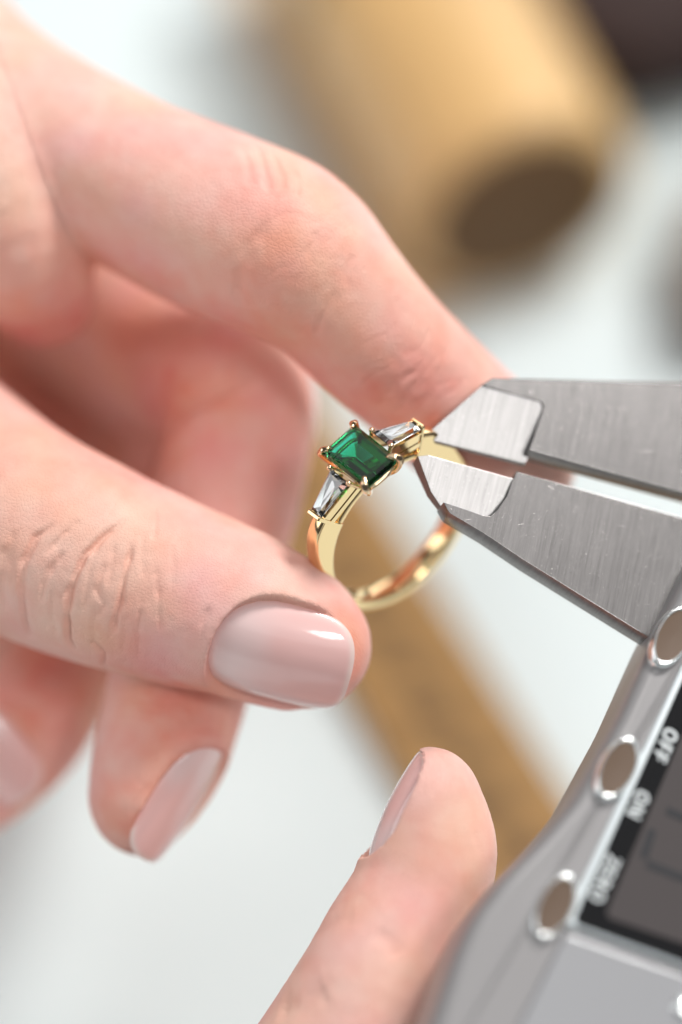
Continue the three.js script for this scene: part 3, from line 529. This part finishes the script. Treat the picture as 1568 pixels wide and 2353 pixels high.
  const housing = put('housing', plate([[2100, 600], [1600, 1265], [1505, 1460], [1425, 1640], [1318, 1835], [1240, 1925], [1152, 2015], [1085, 2105], [1046, 2190], [1000, 2330], [930, 2560], [2200, 2900]], -6.5, 4.2, 1.5, 5, 1.6), satin);
  const bright = new THREE.MeshPhysicalMaterial({ color: lin(0.74, 0.80, 0.82), metalness: 0.2, roughness: 0.3, clearcoat: 0.5, clearcoatRoughness: 0.15 });
  put('display_frame', plate([[1750, 1135], [1568, 1528], [1300, 2108], [1306, 2126], [1330, 2134], [2100, 2405]], 3.8, 5.0, 0.35, 4, 0.3), bright, housing);
  const black = new THREE.MeshPhysicalMaterial({ color: lin(0.004, 0.004, 0.005), roughness: 0.2, specularIntensity: 0.5 });
  const panel = put('display_panel', plate([[1790, 1080], [1568, 1566], [1322, 2108], [1328, 2124], [2100, 2398]], 4.6, 5.25, 0.08, 2, 0.4), black);
  const lcd = new THREE.MeshPhysicalMaterial({ color: lin(0.07, 0.06, 0.06), roughness: 0.3, specularIntensity: 0.5 });
  put('screen', plate([[1760, 1300], [1568, 1690], [1394, 2096], [1400, 2110], [2100, 2350]], 5.1, 5.29, 0.03, 1, 0.6), lcd, panel);
  const dark = new THREE.MeshStandardMaterial({ color: lin(0.005, 0.006, 0.01), roughness: 0.6 });
  const bar = (a, b, w) => { const p = cal(...a, 5.3), q = cal(...b, 5.3), d = q.clone().sub(p), s = new RoundedBoxGeometry(d.length(), w, 0.06, 2, 0.02); s.rotateZ(Math.atan2(d.y, d.x)); s.translate((p.x + q.x) / 2, (p.y + q.y) / 2, 5.31); put('digit_segment', s, dark, panel); };
  bar([1500, 1906], [1479, 1972], 0.9); bar([1486, 1984], [1580, 2022], 0.9); bar([1532, 1862], [1600, 1892], 0.9); bar([1600, 1900], [1612, 1860], 0.9);
  // writing on the panel, read along its edge
  const font = await new FontLoader().loadAsync('fonts/droid/droid_sans_bold.typeface.json'), white = new THREE.MeshStandardMaterial({ color: lin(0.72, 0.76, 0.77), roughness: 0.5 });
  const d0 = cal(1568, 1566, 5.3), d1 = cal(1322, 2108, 5.3), ang = Math.atan2(d1.y - d0.y, d1.x - d0.x);
  for (const [word, x, y, size] of [['OFF', 1530, 1712, 1.6], ['ON', 1468, 1848, 1.6], ['ZERO', 1390, 2019, 1.6]]) {
    const t = new TextGeometry(word, { font, size, depth: 0.05, curveSegments: 5, bevelEnabled: false }); t.computeBoundingBox(); const b = t.boundingBox; t.translate(-(b.min.x + b.max.x) / 2, -(b.min.y + b.max.y) / 2, 0); t.rotateZ(ang); const p = cal(x, y, 5.27); t.translate(p.x, p.y, 5.26);
    put('lettering', t, white, panel);
  }
  // lower cover plate with its screw
  const cover = put('cover_plate', plate([[1296, 2150], [1310, 2143], [2100, 2425], [2200, 2900], [1000, 2900], [1180, 2380]], 3.9, 4.95, 0.5, 4, 1.0), new THREE.MeshPhysicalMaterial({ color: lin(0.33, 0.33, 0.343), metalness: 0.35, roughness: 0.3, clearcoat: 0.4, clearcoatRoughness: 0.2 }));
  const chrome = new THREE.MeshPhysicalMaterial({ color: lin(0.88, 0.9, 0.9), metalness: 1, roughness: 0.22 });
  { const p = cal(1572, 2316, 5), s = new THREE.SphereGeometry(1.3, 32, 16, 0, 2 * Math.PI, 0, Math.PI / 2); s.rotateX(Math.PI / 2); s.scale(1, 1, 0.5); s.translate(p.x, p.y, 4.93); put('screw', s, chrome, cover); }
  // buttons: chrome ring round a cap whose brown paints in mirrored surroundings
  const brown = new THREE.MeshPhysicalMaterial({ color: lin(0.11, 0.062, 0.033), metalness: 0, roughness: 0.5 });
  for (const [x, y] of [[1547, 1462], [1420, 1765], [1277, 2082]]) {
    const p = cal(x, y, 5), a = cal(x + 36, y - 72, 5), b = Math.atan2(a.y - p.y, a.x - p.x), sx = 4.1, sy = 2.0;
    const ringP = [[0.77, 0.75], [0.8, 0.95], [0.84, 1.08], [0.9, 1.03], [0.95, 0.8], [1.0, 0.4], [1.02, -0.3]].map((q) => new THREE.Vector2(...q));
    const lathe = (pr) => { const q = new THREE.LatheGeometry(pr, 64); q.rotateX(Math.PI / 2); q.scale(sx, sy, 1); q.rotateZ(b); q.translate(p.x, p.y, 4.25); return q; };
    const bt = put('button', lathe(ringP), chrome, g);
    put('button_cap', lathe([[0, 0.72], [0.4, 0.74], [0.79, 0.8]].map((q) => new THREE.Vector2(...q))), brown, bt);
  }
  settle(g);
}

renderer.render(scene, camera);
